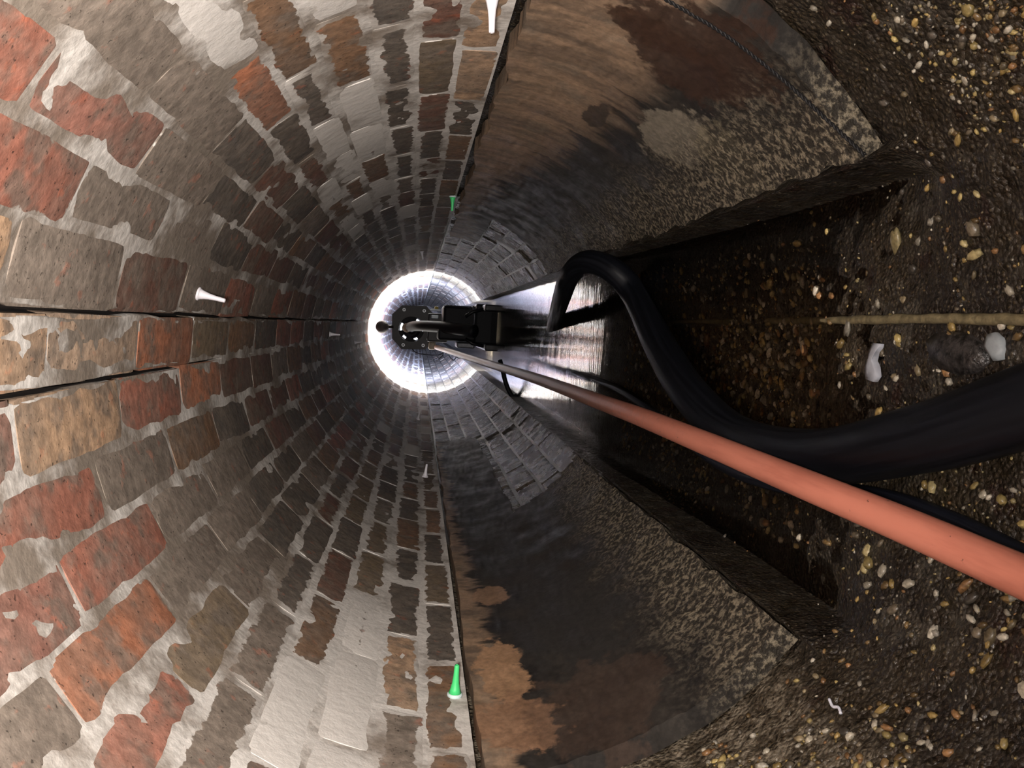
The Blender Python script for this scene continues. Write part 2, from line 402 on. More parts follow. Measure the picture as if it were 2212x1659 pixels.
bricks = []
for ci, (t0, t1, ya, cols) in enumerate(COURSES):
    w = math.radians(t1-t0)*R; tm = (t0+t1)/2
    y = ya - PITCH*4; k = -3
    joints = []
    while y < 16.0:
        joints.append(y + (rng.uniform(-0.012, 0.012) if k > 3 else 0)); y += PITCH; k += 1
    for i in range(len(joints)-1):
        j0, j1 = joints[i], joints[i+1]; idx = i-3
        if j1 < -0.45: continue
        if 0 <= idx < len(cols): c = cols[idx]
        else:
            if tm < -45: c = rng.choices('DMBPVT', (5, 4, 3, 2.2, 2, 2))[0]
            elif tm > 45: c = rng.choices('DMBPVT', (6, 4, 3, 1.2, 3, 2))[0]
            else: c = rng.choices('DMBTRO', (4, 4, 3, 3, 2, 0.6))[0]
        col = np.array(s2l(PAL[c])) * rng.uniform(0.85, 1.12)
        if c == 'P': al = rng.uniform(1.0, 1.3)
        elif abs(tm) < 48: al = rng.uniform(0.0, 0.20)
        elif tm < -40: al = rng.uniform(0.28, 0.6) if tm > -76 else rng.uniform(0.1, 0.35)
        else: al = rng.uniform(0.22, 0.5)
        jl = rng.uniform(0.004, 0.009); jt = rng.uniform(0.003, 0.006)
        bricks.append((tm + rng.uniform(-0.25, 0.25), (j0+j1)/2, w-jt, (j1-j0)-jl, col, al, rng.randrange(8), R + (rng.uniform(-0.0006, 0.0006) if j0 < 4.5 else 0.0002)))
near = sorted([b for b in bricks if b[1] > 0.5], key=lambda b: b[1])[:300]
ids = set(id(b) for b in near)
for (th, y, w, L, col, al, v, r) in near:
    o = bpy.data.objects.new('brick', BR[v][0]); COL.objects.link(o); o.parent = ceiling
    o.matrix_world = brick_frame(th, y, r) @ Matrix.Rotation(rng.uniform(-0.012, 0.012), 4, 'Z') @ Matrix.Diagonal((L, w, 1, 1))
    o.color = (col[0], col[1], col[2], al)
joined_bricks('brick_courses', [b for b in bricks if id(b) not in ids], ceiling, M_brick_far)

# ------------------------------------------------------------------ the bed: eroded concrete floor with a sunken channel
ZF = 0.458; ZN = 0.425; WATER_Z = -0.432
def floor_r(phi, y):
    """phi in degrees from straight down (+ to the left wall); radius of the bed surface from the axis."""
    a = np.radians(np.abs(phi)); ca = np.maximum(np.cos(a), 0.05); sa = np.maximum(np.sin(a), 1e-4)
    zf = 0.431 + (ZF-0.431)*sstep(0.75, 1.5, y)
    ch = np.minimum(zf/ca, 0.252/sa); ch = np.where(np.abs(phi) > 36.2, R+0.028, ch)
    k = 60.0; x1 = ZN/ca; x2 = np.full_like(x1, 0.447)
    nd = -np.log(np.exp(-k*x1)+np.exp(-k*x2))/k + 0.004
    yj = np.where(np.asarray(phi) > 0, 0.81, 0.735)
    w = sstep(-0.10, 0.06, y-yj)
    return nd*(1-w) + ch*w
phis = np.concatenate([np.arange(-89.5, -40, 0.8), np.arange(-40, 40, 0.4), np.arange(40, 89.6, 0.8)])
ysf = np.concatenate([np.arange(-0.5, 0.5, 0.05), np.arange(0.5, 1.7, 0.0055), np.arange(1.7, 3.4, 0.03), np.arange(3.4, 16.3, 0.2)])
PH, YF = np.meshgrid(phis, ysf, indexing='ij')
rf = floor_r(PH, YF)
hid = np.abs(PH) > 37
rough = 0.010*(fbm(PH*0.09, YF*12, seed=31, octv=5)-0.5) + 0.007*(fbm(PH*0.55, YF*75, seed=33, octv=3)-0.5)
rf = rf + rough*np.where(hid & (YF > 0.9), 0.2, 1.0)
XF = -rf*np.sin(np.radians(PH)); ZFv = -rf*np.cos(np.radians(PH))
floor = mesh_obj('floor', np.stack([XF, YF, ZFv], -1).reshape(-1, 3), grid(len(phis), len(ysf)), M_floor)
tag(floor, 'dark eroded concrete sewer bed with exposed yellow and grey aggregate', 'floor', kind='structure')

# pebbles standing out of the bed
def peb_geo(seed):
    r = random.Random(seed); V = [(0, 0, 1)]; n = 6
    for z, q in ((0.6, 0.78), (-0.15, 1.0), (-0.7, 0.7)):
        for k in range(n):
            a = 2*math.pi*(k+0.5*(z < 0))/n; s = q*r.uniform(0.82, 1.15); V.append((s*math.cos(a), s*math.sin(a), z+r.uniform(-0.1, 0.1)))
    V.append((0, 0, -1)); F = []
    for k in range(n): F.append((0, 1+k, 1+(k+1) % n))
    for ring in range(2):
        b = 1+ring*n
        for k in range(n): F.append((b+k, b+n+k, b+n+(k+1) % n, b+(k+1) % n))
    b = 1+2*n
    for k in range(n): F.append((b+k, 1+3*n, b+(k+1) % n))
    return np.array(V), F
PG = [peb_geo(s) for s in range(7)]
PM = []
for V, F in PG:
    o = mesh_obj('pebble', V, F, M_pebble); PM.append(o.data); bpy.data.objects.remove(o)
PCOL = [(178, 150, 92), (196, 178, 128), (150, 134, 104), (190, 180, 160), (158, 118, 78), (120, 108, 90), (205, 196, 178), (134, 108, 70), (98, 90, 80), (188, 166, 108)]
prng = random.Random(5); pr = np.random.RandomState(5); NT_ = 34000
py_ = 0.50 + 1.45*pr.rand(NT_)**1.5; ph_ = pr.uniform(-66, 66, NT_)
pale = fbm(ph_*0.05, py_*4.0, seed=44) + 0.12*(np.abs(ph_) > 34) + 0.2*(ph_ > 37)*(py_ < 0.80); yj_ = np.where(ph_ > 0, 0.81, 0.735); side_ = np.abs(ph_) > 26
dens = np.where(side_, np.where(pale > 0.62, 0.6, 0.09), np.where(py_ < 0.95, 0.13, 0.5)*np.where(pale > 0.5, 1.5, 0.7))
ok = ~((py_ > yj_-0.03) & (np.abs(ph_) > 31)) & ~(side_ & (np.abs(ph_) > 58) & (py_ > yj_-0.12)) & (pr.rand(NT_) < dens)
sz = np.where(side_, 0.0011 + 0.0028*pr.rand(NT_)**2.4, 0.0012 + 0.0058*pr.rand(NT_)**3.4) * np.where(pr.rand(NT_) < 0.012, 1.6, 1.0) * np.where((ph_ > 34) & (py_ < 0.8), 1.35, 1.0)
rad_ = floor_r(ph_, py_) + 0.010*(fbm(ph_*0.09, py_*12, seed=31, octv=5)-0.5) + 0.007*(fbm(ph_*0.55, py_*75, seed=33, octv=3)-0.5)
pebs = sorted([(sz[i]/py_[i], ph_[i], py_[i], sz[i], rad_[i]) for i in np.where(ok)[0]], reverse=True)
def peb_xf(phi, y, s, r):
    r -= s*prng.uniform(0.0, 0.3); a = math.radians(phi)
    up = Vector((math.sin(a), 0, math.cos(a))); loc = Vector((-r*math.sin(a), y, -r*math.cos(a)))
    q = up.to_track_quat('Z', 'Y').to_matrix().to_4x4()
    return Matrix.Translation(loc) @ q @ Matrix.Rotation(prng.uniform(0, 6.28), 4, 'Z') @ Matrix.Rotation(prng.uniform(-0.4, 0.4), 4, 'X') @ Matrix.Diagonal((s*prng.uniform(0.9, 1.7), s*prng.uniform(0.7, 1.1), s*prng.uniform(0.5, 0.8), 1))
GV = []; GF = []; GC = []; n = 0
for i, (_, phi, y, s, r_) in enumerate(pebs):
    M = peb_xf(phi, y, s, r_); c = np.array(s2l(prng.choice(PCOL)))*prng.uniform(0.3, 0.8)*(1.5 if y > 0.95 else 1.0); v = prng.randrange(7)  # farther pebbles painted lighter, standing in for light down the channel
    if i < 300:
        o = bpy.data.objects.new('pebble', PM[v]); COL.objects.link(o); o.parent = floor; o.matrix_world = M; o.color = (c[0], c[1], c[2], 1)
    else:
        Mn = np.array(M); GV.append(PG[v][0] @ Mn[:3, :3].T + Mn[:3, 3]); GF += [tuple(q+n for q in f) for f in PG[v][1]]
        GC.append(np.tile([c[0], c[1], c[2], 1.0], (len(PG[v][0]), 1))); n += len(PG[v][0])
g = mesh_obj('gravel', np.concatenate(GV), GF, M_gravel, floor, True, None, np.concatenate(GC)); g['kind'] = 'stuff'

# ridge of mortar along the middle of the bed
rp = catmull([at_h(2560, 688, -0.422), at_h(2212, 690, -0.422), at_h(2000, 688, -0.423), at_h(1800, 692, -0.435), at_h(1600, 694, -0.455), at_h(1430, 696, -0.456)], 20)
rp[:, 0] += 0.0012*(vnoise(rp[:, 1]*60, rp[:, 1]*0, seed=9)-0.5)
M_ridge = plain('grey_mortar_ridge', (112, 102, 76), 0.6, 0.4, 0, 0.35, 120, 0.6)
ridge = tube('trim_1', rp, 0.0046 + 0.0012*vnoise(rp[:, 1]*90, rp[:, 1]*0+2, seed=10), M_ridge, None, 10)
tag(ridge, 'thin straight greyish mortar ridge running along the sewer bed', 'joint', kind='structure')

# ------------------------------------------------------------------ concrete side linings
def arc_u(th): return math.radians(abs(th)-90.8)*R
def lining(name, side, y0, y1, hole, mat, label):
    """side +1 = left wall; hole = (theta0, theta1, ya, yb, slant): the lining has broken away there and beyond."""
    t_top = 91.7 if side > 0 else 92.9; th = np.linspace(t_top, 143.2, 120); y = np.concatenate([np.arange(y0, y0+0.25, 0.008), np.arange(y0+0.25, y1, 0.02), [y1]])
    T, Yg = np.meshgrid(th, y, indexing='ij')
    edge = sstep(137, 143.2, T)
    r = R - 0.004 + 0.006*(fbm(T*0.06, Yg*5, seed=50+side, octv=4)-0.5) + (0.004+0.007*edge)*(fbm(T*0.8, Yg*55, seed=60+side, octv=3)-0.5)
    yj = Yg + 0.012*(fbm(T*0.15, Yg*0+side, seed=70, octv=4)-0.5)*sstep(y0+0.06, y0, Yg)
    Tj = T + np.where(T > 142.7, 2.2*(fbm(Yg*24, Yg*0, seed=80+side, octv=4)-0.55), 0) + np.where(T < t_top+0.3, (1.3 if side > 0 else 3.6)*(fbm(Yg*14, Yg*0+4, seed=82+side, octv=4)-0.5), 0)
    keep = np.ones((len(th)-1, len(y)-1), bool)
    tc = (T[:-1, :-1]+T[1:, 1:])/2; yc = (Yg[:-1, :-1]+Yg[1:, 1:])/2
    h0, h1, ya, yb, sl = hole
    cut = ya + sl*(tc-h0) + 0.03*(fbm(tc*0.3, yc*8, seed=90+side)-0.5)
    keep &= ~((tc > h0 + 2.5*(fbm(yc*9, yc*0, seed=91+side)-0.5)) & (yc > cut))
    nv = T.size
    def P(rad): return np.stack([-side*rad*np.sin(np.radians(Tj)), yj, rad*np.cos(np.radians(Tj))], -1).reshape(-1, 3)
    inner = P(r); outer = P(np.full_like(r, R+0.024) + 0.03*sstep(140, 143.2, T)*0)
    uv = np.stack([np.radians(Tj-90.8)*R, yj], -1).reshape(-1, 2)
    g4 = grid(len(th), len(y))[keep.ravel()]
    F = [tuple(f) if side > 0 else tuple(f[::-1]) for f in g4]
    cnt = {}
    for f in g4:
        for a, b in ((f[0], f[1]), (f[1], f[2]), (f[2], f[3]), (f[3], f[0])): cnt[(a, b)] = 1
    bd = [(a, b) for (a, b) in cnt if (b, a) not in cnt]
    eb = np.array([k for e in bd for k in e]); n0 = nv; ne = len(eb)      # the broken edge has its own vertices
    F += [((n0+2*i, n0+2*i+1, n0+ne+2*i+1, n0+ne+2*i)[::-1] if side > 0 else (n0+2*i, n0+2*i+1, n0+ne+2*i+1, n0+ne+2*i)) for i in range(len(bd))]
    o = mesh_obj(name, np.concatenate([inner, inner[eb], outer[eb]]), F, mat, None, True, np.concatenate([uv, uv[eb], uv[eb]]))
    return tag(o, label, 'concrete lining', kind='structure')
def st(u, v, ru, rv, col, amt=0.9):
    th, y = on_bore(u, v); return (arc_u(th), y, ru, rv, col, amt)
stR = [st(1510, 105, 0.085, 0.10, (52, 36, 28)), st(1410, 62, 0.055, 0.03, (56, 38, 28)), st(1290, 246, 0.018, 0.05, (48, 42, 38), 0.8),
       st(1300, 420, 0.10, 0.26, (46, 44, 42)), st(1460, 290, 0.05, 0.10, (128, 120, 106), 0.75), st(1090, 480, 0.12, 0.25, (46, 42, 38), 0.7), st(1580, 340, 0.06, 0.06, (112, 104, 84), 0.6)]
stL = [st(1080, 1450, 0.035, 0.10, (158, 124, 94), 0.85), st(1110, 1570, 0.06, 0.07, (136, 104, 80), 0.8), st(1060, 1290, 0.03, 0.05, (136, 108, 86), 0.8), st(1240, 1330, 0.09, 0.20, (44, 42, 40), 0.8),
       st(1300, 1520, 0.09, 0.10, (76, 60, 50), 0.45)]
M_linR = lining_material('concrete_lining_tan', stR, 0.20, 1.4, (3.1, 7.7, 0))
M_linL = lining_material('concrete_lining_dark', stL, 0.055, 2.4, (11.3, 1.7, 0))
lining('wall_right', -1, 0.735, 3.2, (108, 143, 2.46, 0, 0.004), M_linR, 'tan stained concrete lining below the brick arch along the right wall')
lining('wall_left', 1, 0.81, 3.2, (114, 143, 1.87, 0, 0.003), M_linL, 'dark grey concrete lining below the brick arch along the left wall')

# ------------------------------------------------------------------ brick invert behind and beyond the linings
def wet_brick_material(name, attr):
    t = NT(name); p = t.pos()
    col = (t.n('ShaderNodeAttribute', attribute_name='col') if attr else t.n('ShaderNodeObjectInfo')).outputs['Color']
    n1 = t.noise(p, 30, 5); n2 = t.noise(p, 120, 5, 0.7)
    c = t.mix(1.0, col, t.ramp(n2, 0.3, 0.7, 0.6, 1.3), 'MULTIPLY'); c = t.mix(t.ramp(n1, 0.5, 0.65, 0, 0.6), c, s2l((84, 81, 75)))
    n5 = t.noise(p, 320, 3, 0.7)
    t.bsdf(c, t.ramp(n1, 0.3, 0.7, 0.14, 0.36), 0.8, nrm=t.bump(t.math('ADD', t.math('ADD', n2, n1), t.math('MULTIPLY', n5, 0.6)), 1.0, 0.008)); return t.m
M_wet = wet_brick_material('wet_worn_brick', False); M_wet_far = wet_brick_material('wet_worn_brick_courses', True)
WB = []
for s in range(8):
    o = mesh_obj('brick', BR[s][1], BR[s][2], M_wet, None, True, BR[s][3]); WB.append(o.data); bpy.data.objects.remove(o)
def invert(name, side, y0, window, label):
    th = np.linspace(91, 144.5, 50); y = np.concatenate([np.arange(y0-0.05, 4.5, 0.03), np.arange(4.5, 16.3, 0.25)])
    T, Yg = np.meshgrid(th, y, indexing='ij'); r = R + 0.014 + 0.005*(fbm(T*0.3, Yg*20, seed=101+side)-0.5)
    r = r - 0.010*sstep(window[3]-0.02, window[3]+0.03, Yg)
    V = np.stack([-side*r*np.sin(np.radians(T)), Yg, r*np.cos(np.radians(T))], -1).reshape(-1, 3)
    m = plain('wet_invert_mortar_'+('left' if side > 0 else 'right'), (50, 47, 42), 0.45, 0.5, 0, 0.3, 70, 0.8)
    o = mesh_obj(name, V, grid(len(th), len(y)), m); tag(o, label, 'brick wall', kind='structure')
    w0, w1, ya, yb = window; nc = 6; st_ = (144.3-91.3)/nc; far = []
    for c in range(nc):
        tm = 91.3 + (c+0.5)*st_; yy = y0 - rng.uniform(0, 0.2)
        while yy < 16:
            yc = yy + PITCH/2; inw = (ya-0.1 < yc < yb) and tm > w0-3
            base = np.array(s2l(rng.choice([(66, 62, 57), (80, 75, 67), (56, 51, 46), (92, 84, 74), (72, 60, 50)])))
            rad = R + (0.006 if inw else (0.009 if yc < yb else -0.001)) + rng.uniform(-0.003, 0.002); v = rng.randrange(8)
            w = math.radians(st_)*R - 0.007; L = PITCH - 0.012
            if inw:
                b = bpy.data.objects.new('brick', WB[v]); COL.objects.link(b); b.parent = o
                b.matrix_world = brick_frame(side*tm, yc, rad) @ Matrix.Rotation(rng.uniform(-0.02, 0.02), 4, 'Z') @ Matrix.Diagonal((L, w, 1, 1)); b.color = (*base, 1)
            else: far.append((side*tm, yc, w, L, base, 1.0, v, rad))
            yy += PITCH
    joined_bricks('brick_courses', far, o, M_wet_far)
invert('wall_left_invert', 1, 1.80, (114, 139, 1.87, 3.05), 'wet worn bricks laid bare beyond the dark lining on the left')
invert('wall_right_invert', -1, 2.36, (108, 141, 2.45, 2.85), 'wet worn bricks laid bare beyond the tan lining on the right')
# bulkhead far down the sewer
V = [(0, 16.2, 0)] + [(0.5*math.cos(a), 16.2, 0.5*math.sin(a)) for a in np.linspace(0, 2*math.pi, 33)[:-1]]
tag(mesh_obj('wall_end', V, [(0, 1+k, 1+(k+1) % 32) for k in range(32)], plain('dark_end_wall', (90, 84, 76), 0.8, 0.2, 0, 0.3, 20, 0.4), None, False),
    'dim end of the sewer seen past the machine', 'wall', kind='structure')

# ------------------------------------------------------------------ water in the channel
def water_material():
    t = NT('channel_water'); p = t.pos()
    n1 = t.noise(t.mapping(p, (5, 60, 1)), 1.0, 4, 0.6); n2 = t.noise(t.mapping(p, (24, 170, 1)), 1.0, 3, 0.5); n3 = t.noise(t.mapping(p, (3, 9, 1)), 1.0, 2)
    h = t.math('ADD', t.math('MULTIPLY', n1, 1.0), t.math('MULTIPLY', n2, 0.35)); h = t.math('ADD', h, t.math('MULTIPLY', n3, 1.0))
    b = t.bump(h, 0.09, 0.006)
    fr = t.n('ShaderNodeFresnel'); fr.inputs[0].default_value = 1.38; t.l(b, fr.inputs['Normal'])
    tr = t.n('ShaderNodeBsdfTransparent'); tr.inputs[0].default_value = (0.93, 0.91, 0.86, 1)
    gl = t.n('ShaderNodeBsdfGlossy'); gl.inputs['Roughness'].default_value = 0.012; gl.inputs['Color'].default_value = (1, 1, 1, 1); t.l(b, gl.inputs['Normal'])
    mx = t.n('ShaderNodeMixShader'); t.l(fr.outputs[0], mx.inputs[0]); t.l(tr.outputs[0], mx.inputs[1]); t.l(gl.outputs[0], mx.inputs[2])
    t.l(mx.outputs[0], t.out.inputs[0]); return t.m
xs = np.linspace(-0.262, 0.262, 60); ysw = np.concatenate([np.arange(0.78, 3.0, 0.012), np.arange(3.0, 16.1, 0.1)])
XW, YW = np.meshgrid(xs, ysw, indexing='ij')
ZW = WATER_Z + 0.047*sstep(1.0, 2.0, YW) + 0.0012*(fbm(XW*8, YW*16, seed=120)-0.5)
water = mesh_obj('water', np.stack([XW, YW, ZW], -1).reshape(-1, 3), grid(len(xs), len(ysw)), water_material())
tag(water, 'shallow rippling water in the channel mirroring the white light', 'water', kind='stuff')

# ------------------------------------------------------------------ hoses, pipe, cable
def rubber(name, col, rough):
    t = NT(name); uv = t.uv(); n = t.noise(t.mapping(uv, (4, 22, 1)), 1.0, 4); n2 = t.noise(t.pos(), 90, 4)
    c = t.mix(1.0, s2l(col), t.ramp(n, 0.3, 0.7, 0.7, 1.35), 'MULTIPLY')
    t.bsdf(c, t.ramp(n, 0.3, 0.7, rough-0.08, rough+0.12), 0.22, nrm=t.bump(n2, 0.15, 0.001)); return t.m
M_hose = rubber('black_rubber', (9, 11, 17), 0.5)
M_cable = rubber('black_cable_sheath', (16, 18, 26), 0.5)
HR = 0.033; hz = -0.425 + HR
hose_pts = [at_h(2760, 700, hz), at_h(2460, 805, hz), at_h(2212, 880, hz), at_h(1980, 950, hz), at_h(1760, 985, hz-0.004), at_h(1590, 943, hz-0.004), at_h(1490, 850, hz+0.004),
            at_h(1425, 745, hz+0.004), at_y(1374, 640, 1.66), at_y(1322, 583, 1.70), at_y(1268, 566, 1.76), at_y(1233, 592, 1.86), at_y(1214, 640, 2.06), at_h(1194, 712, -0.41)]
hp = catmull(hose_pts, 14)
hose = tube('hose', hp, np.interp(np.arange(len(hp))/len(hp), [0, 0.5, 0.75, 1], [HR, HR, 0.027, 0.024]), M_hose, None, 20)
tag(hose, 'thick black rubber hose curving over the bed and dipping into the water', 'hose')

def pipe_material():
    t = NT('orange_hose_rubber'); uv = t.uv(); p = t.pos()
    n = t.noise(t.mapping(uv, (7, 5, 1)), 1.0, 4, 0.6); n2 = t.noise(p, 100, 4)
    sp = t.n('ShaderNodeSeparateXYZ'); t.l(uv, sp.inputs[0])
    c = t.mix(t.ramp(n, 0.45, 0.7, 0, 0.6), s2l((192, 120, 100)), s2l((164, 96, 79)))
    sg = t.n('ShaderNodeSeparateXYZ'); t.l(p, sg.inputs[0])
    c = t.mix(t.ramp(t.math('ADD', sg.outputs[1], t.math('MULTIPLY', n2, 0.5)), 1.2, 2.2, 0, 0.75), c, s2l((92, 78, 66)))   # browner along the far length
    c = t.mix(t.ramp(n2, 0.70, 0.74, 0, 0.8), c, s2l((40, 28, 24)))
    t.bsdf(c, 0.42, 0.45, nrm=t.bump(n2, 0.1, 0.001)); return t.m
PR = 0.0168
pipe_pts = [at_h(2900, 1535, -0.375), at_h(2480, 1360, -0.378), at_h(2212, 1247, -0.376), at_h(1950, 1133, -0.360), at_h(1700, 1030, -0.340), at_h(1400, 907, -0.312), at_y(1290, 866, 1.62), at_y(1150, 815, 2.4), at_y(1040, 781, 3.6), at_y(943, 750, RIG_Y-0.12)]
pipe = tube('orange_pipe', catmull(pipe_pts, 12), PR, pipe_material(), None, 20)
tag(pipe, 'long orange flexible pipe running along the bed to the machine', 'pipe')
CR = 0.0095; cz = -0.425 + CR
cable_pts = [at_h(2700, 1440, cz), at_h(2400, 1290, cz), at_h(2200, 1195, cz), at_h(2060, 1127, cz), at_h(1930, 1080, cz), at_h(1800, 1057, cz-0.001), at_h(1680, 1049, cz-0.004), at_h(1550, 1000, cz-0.006), at_h(1430, 905, -0.412), at_h(1350, 848, -0.400), at_h(1290, 822, -0.394), at_h(1240, 806, -0.400)]
tag(tube('cable', catmull(cable_pts, 10), CR, M_cable, None, 12), 'slim black cable lying close beside the orange pipe', 'cable')
lp = [at_y(1080, 778, 3.62), at_y(1086, 800, 3.6), at_y(1093, 828, 3.58), at_y(1106, 855, 3.56), at_y(1120, 851, 3.55), at_y(1132, 834, 3.54), at_y(1145, 812, 3.53)]
tag(tube('hose_loop', catmull(lp, 10), 0.011, M_hose, None, 12), 'small black hose loop sticking out of the water below the orange pipe', 'hose')
# twisted cord hanging over the end of the tan lining
cp = [bore(*on_bore(1405, -22, R-0.006), R-0.006), bore(*on_bore(1440, 0, R-0.006), R-0.006), bore(*on_bore(1540, 58, R-0.006), R-0.006), bore(*on_bore(1620, 115, R-0.006), R-0.006), bore(*on_bore(1700, 180, R-0.005), R-0.005), bore(*on_bore(1790, 262, R-0.005), R-0.005), bore(*on_bore(1868, 335, R-0.004), R-0.004)]
cpath = catmull(cp, 40); seg_l = np.concatenate([[0], np.cumsum(np.linalg.norm(np.diff(cpath, axis=0), axis=1))])
cord = empty('cord', tuple(cpath[0]), 'thin black twisted cord hanging against the tan lining at upper right', 'cord')
M_cord = plain('black_cord', (26, 25, 26), 0.55, 0.3)
for s in (0, math.pi):
    Tn = np.gradient(cpath, axis=0); Tn /= np.linalg.norm(Tn, axis=1)[:, None]
    n1 = np.stack([cpath[:, 0]*0, cpath[:, 0]*0+1, cpath[:, 0]*0], -1); n1 = n1 - Tn*(n1*Tn).sum(1)[:, None]; n1 /= np.linalg.norm(n1, axis=1)[:, None]; n2 = np.cross(Tn, n1)
    ph = seg_l*2*math.pi/0.011 + s
    tube('strand', cpath + 0.0011*(np.cos(ph)[:, None]*n1 + np.sin(ph)[:, None]*n2), 0.0012, M_cord, cord, 6)

# ------------------------------------------------------------------ injection ports stuck on the walls
M_white = plain('white_plastic', (228, 226, 232), 0.4, 0.5); M_green = plain('green_plastic', (70, 205, 120), 0.4, 0.5); M_flange = plain('pale_flange', (196, 214, 214), 0.45, 0.5)
PORTS = [(427, 634, 'w', 'large white cone-shaped injection port beside the crack in the crown'), (1063, -14, 'w', 'white injection port at the top edge of the photo'),
         (978, 424, 'g', 'small green injection port above the tan lining'), (982, 1502, 'g', 'bright green injection port with white flange beside the dark lining'),
         (918, 1030, 'w', 'white injection port on the brick above the bare wet bricks'), (712, 722, 'w', 'small white injection port in the shaded crown'),
         (766, 740, 'w', 'tiny white injection port in the crown next to the lit ring'), (911, 543, 'w', 'tiny white injection port on the right wall near the lit ring'), (903, 906, 'w', 'tiny white injection port on the left wall near the lit ring')]
for (u, v, c, lab) in PORTS:
    th, y = on_bore(u, v); L = 0.040
    a = math.radians(th); inw = Vector((math.sin(a), 0, -math.cos(a)))
    root = empty('injection_port', bore(th, y, R-0.001), lab, 'injection port', 'injection ports along the brick arch')
    q = (inw + Vector((0, 0.06, 0.0))).to_track_quat('Z', 'Y').to_matrix().to_4x4()
    for nm, prof, mt in (('flange', [(0.0095, -0.004), (0.0105, 0.0), (0.0105, 0.0015), (0.009, 0.0025)], M_white if c == 'w' else M_flange),
                         ('nozzle', [(0.0088, 0.002), (0.0066, 0.008), (0.0048, 0.016), (0.0038, 0.026), (0.0034, 0.038), (0.0030, L), (0.0018, L), (0.0018, L-0.004)], M_white if c == 'w' else M_green)):
        V, F = lathe_geo(prof, 14); o = mesh_obj(nm, V, F, mt, root); o.matrix_parent_inverse = Matrix.Identity(4); o.matrix_basis = q

# ------------------------------------------------------------------ loose bits on the bed
def scrap(name, u, v, outline, thick, mat, label, cat, rot=0.0, dome=0.0, z=-0.4225):
    c = at_h(u, v, z); pts = [at_h(u+a, v+b, z) for a, b in outline]
    n = len(pts); ctr = sum(pts)/n; V = []
    for p in pts: V.append((p[0], p[1], z-0.004))
    for p in pts: V.append((p[0], p[1], z+thick))
    for p in pts: q = ctr + (p-ctr)*0.55; V.append((q[0], q[1], z+thick+dome))
    V.append((ctr[0], ctr[1], z+thick+dome*1.3)); F = []
    for k in range(n):
        k2 = (k+1) % n; F += [(k, k2, n+k2, n+k), (n+k, n+k2, 2*n+k2, 2*n+k), (2*n+k, 2*n+k2, 3*n)]
    return tag(mesh_obj(name, V, F, mat), label, cat)
M_scrap = plain('pale_grey_scrap', (150, 152, 160), 0.55, 0.3, 0, 0.15, 60, 0.2)
scrap('paper_scrap', 1885, 775, [(18, -32), (4, -34), (-4, -18), (-8, 0), (-14, 22), (-12, 44), (4, 50), (12, 38), (10, 18), (4, 4), (8, -14), (16, -24)], 0.002, M_scrap, 'pale grey pear-shaped scrap lying on the bed', 'scrap', dome=0.0015)
scrap('flat_stone', 2152, 748, [(-14, -26), (4, -30), (16, -18), (20, 6), (16, 28), (0, 32), (-12, 16), (-22, 0)], 0.003, plain('pale_flat_stone', (140, 146, 150), 0.5, 0.4, 0, 0.15, 80, 0.3), 'pale flat grey stone at the right edge of the bed', 'stone', dome=0.002)
scrap('clinker', 2065, 762, [(-60, -24), (-40, -42), (-4, -46), (40, -38), (66, -10), (72, 20), (48, 44), (6, 48), (-26, 36), (-50, 12)], 0.003, plain('black_clinker', (40, 37, 36), 0.35, 0.6, 0, 0.9, 160, 1.0), 'dark rough oval lump of clinker beside the mortar ridge', 'stone', dome=0.004)
th_, y_ = on_bore(1806, 1528, 0.440); cpos = np.array(bore(th_, y_, 0.440))
sp_ = catmull([cpos + np.array([0.000, -0.012, 0.002]), cpos + np.array([0.002, -0.004, 0.0]), cpos + np.array([-0.001, 0.004, 0.001]), cpos + np.array([0.002, 0.013, 0.0])], 6)
tag(tube('tissue_shred', sp_, 0.0016, plain('white_shred', (205, 205, 215), 0.5), None, 6), 'thin white shred stuck on the gravel at lower right', 'scrap')

# ------------------------------------------------------------------ the machine standing in the water
M_blk = plain('black_painted_steel', (17, 17, 23), 0.45, 0.4, 0, 0.2, 30, 0.1)
M_blk2 = plain('black_rubber_matt', (14, 15, 22), 0.6, 0.3)
M_zinc = plain('zinc_bolt', (132, 136, 140), 0.35, 0.5, 0.6); M_tancap = plain('tan_cap', (140, 126, 112), 0.5, 0.4, 0, 0.15, 60)
M_gry = plain('dull_grey_steel', (86, 88, 94), 0.4, 0.5, 0.3, 0.25, 40); M_clamp = plain('pale_clamp', (165, 156, 140), 0.5, 0.4, 0, 0.2, 60)
M_yel = plain('yellow_tag', (150, 130, 30), 0.5); M_foil = plain('pale_plastic', (150, 166, 178), 0.3, 0.5)
base = at_h(1048, 712, -0.458); base = np.array([0.05, RIG_Y-0.25, -0.452])
rig = empty('lining_machine', tuple(base), 'black machine with octagonal plate and ball on top standing in the water', 'machine')
Y0 = RIG_Y
octp = [(847, 679), (868, 660), (921, 661), (937, 679), (940, 735), (918, 755), (867, 754), (847, 731)]
hc = at_y(889, 711, Y0); hr = 0.088; N = 64
def oct_hit(a):
    P = [at_y(u, v, Y0)[[0, 2]] for u, v in octp]; d = np.array([math.cos(a), math.sin(a)]); o2 = hc[[0, 2]]; best = 9
    for k in range(8):
        p, q = P[k], P[(k+1) % 8]; e = q-p; den = d[0]*e[1]-d[1]*e[0]
        if abs(den) < 1e-9: continue
        t = ((p-o2)[0]*e[1]-(p-o2)[1]*e[0])/den; s = ((p-o2)[0]*d[1]-(p-o2)[1]*d[0])/den
        if t > 0 and -1e-6 <= s <= 1+1e-6: best = min(best, t)
    return best
angs = [2*math.pi*k/N for k in range(N)]
for u, v in octp:
    p = at_y(u, v, Y0); angs.append(math.atan2(p[2]-hc[2], p[0]-hc[0]) % (2*math.pi))
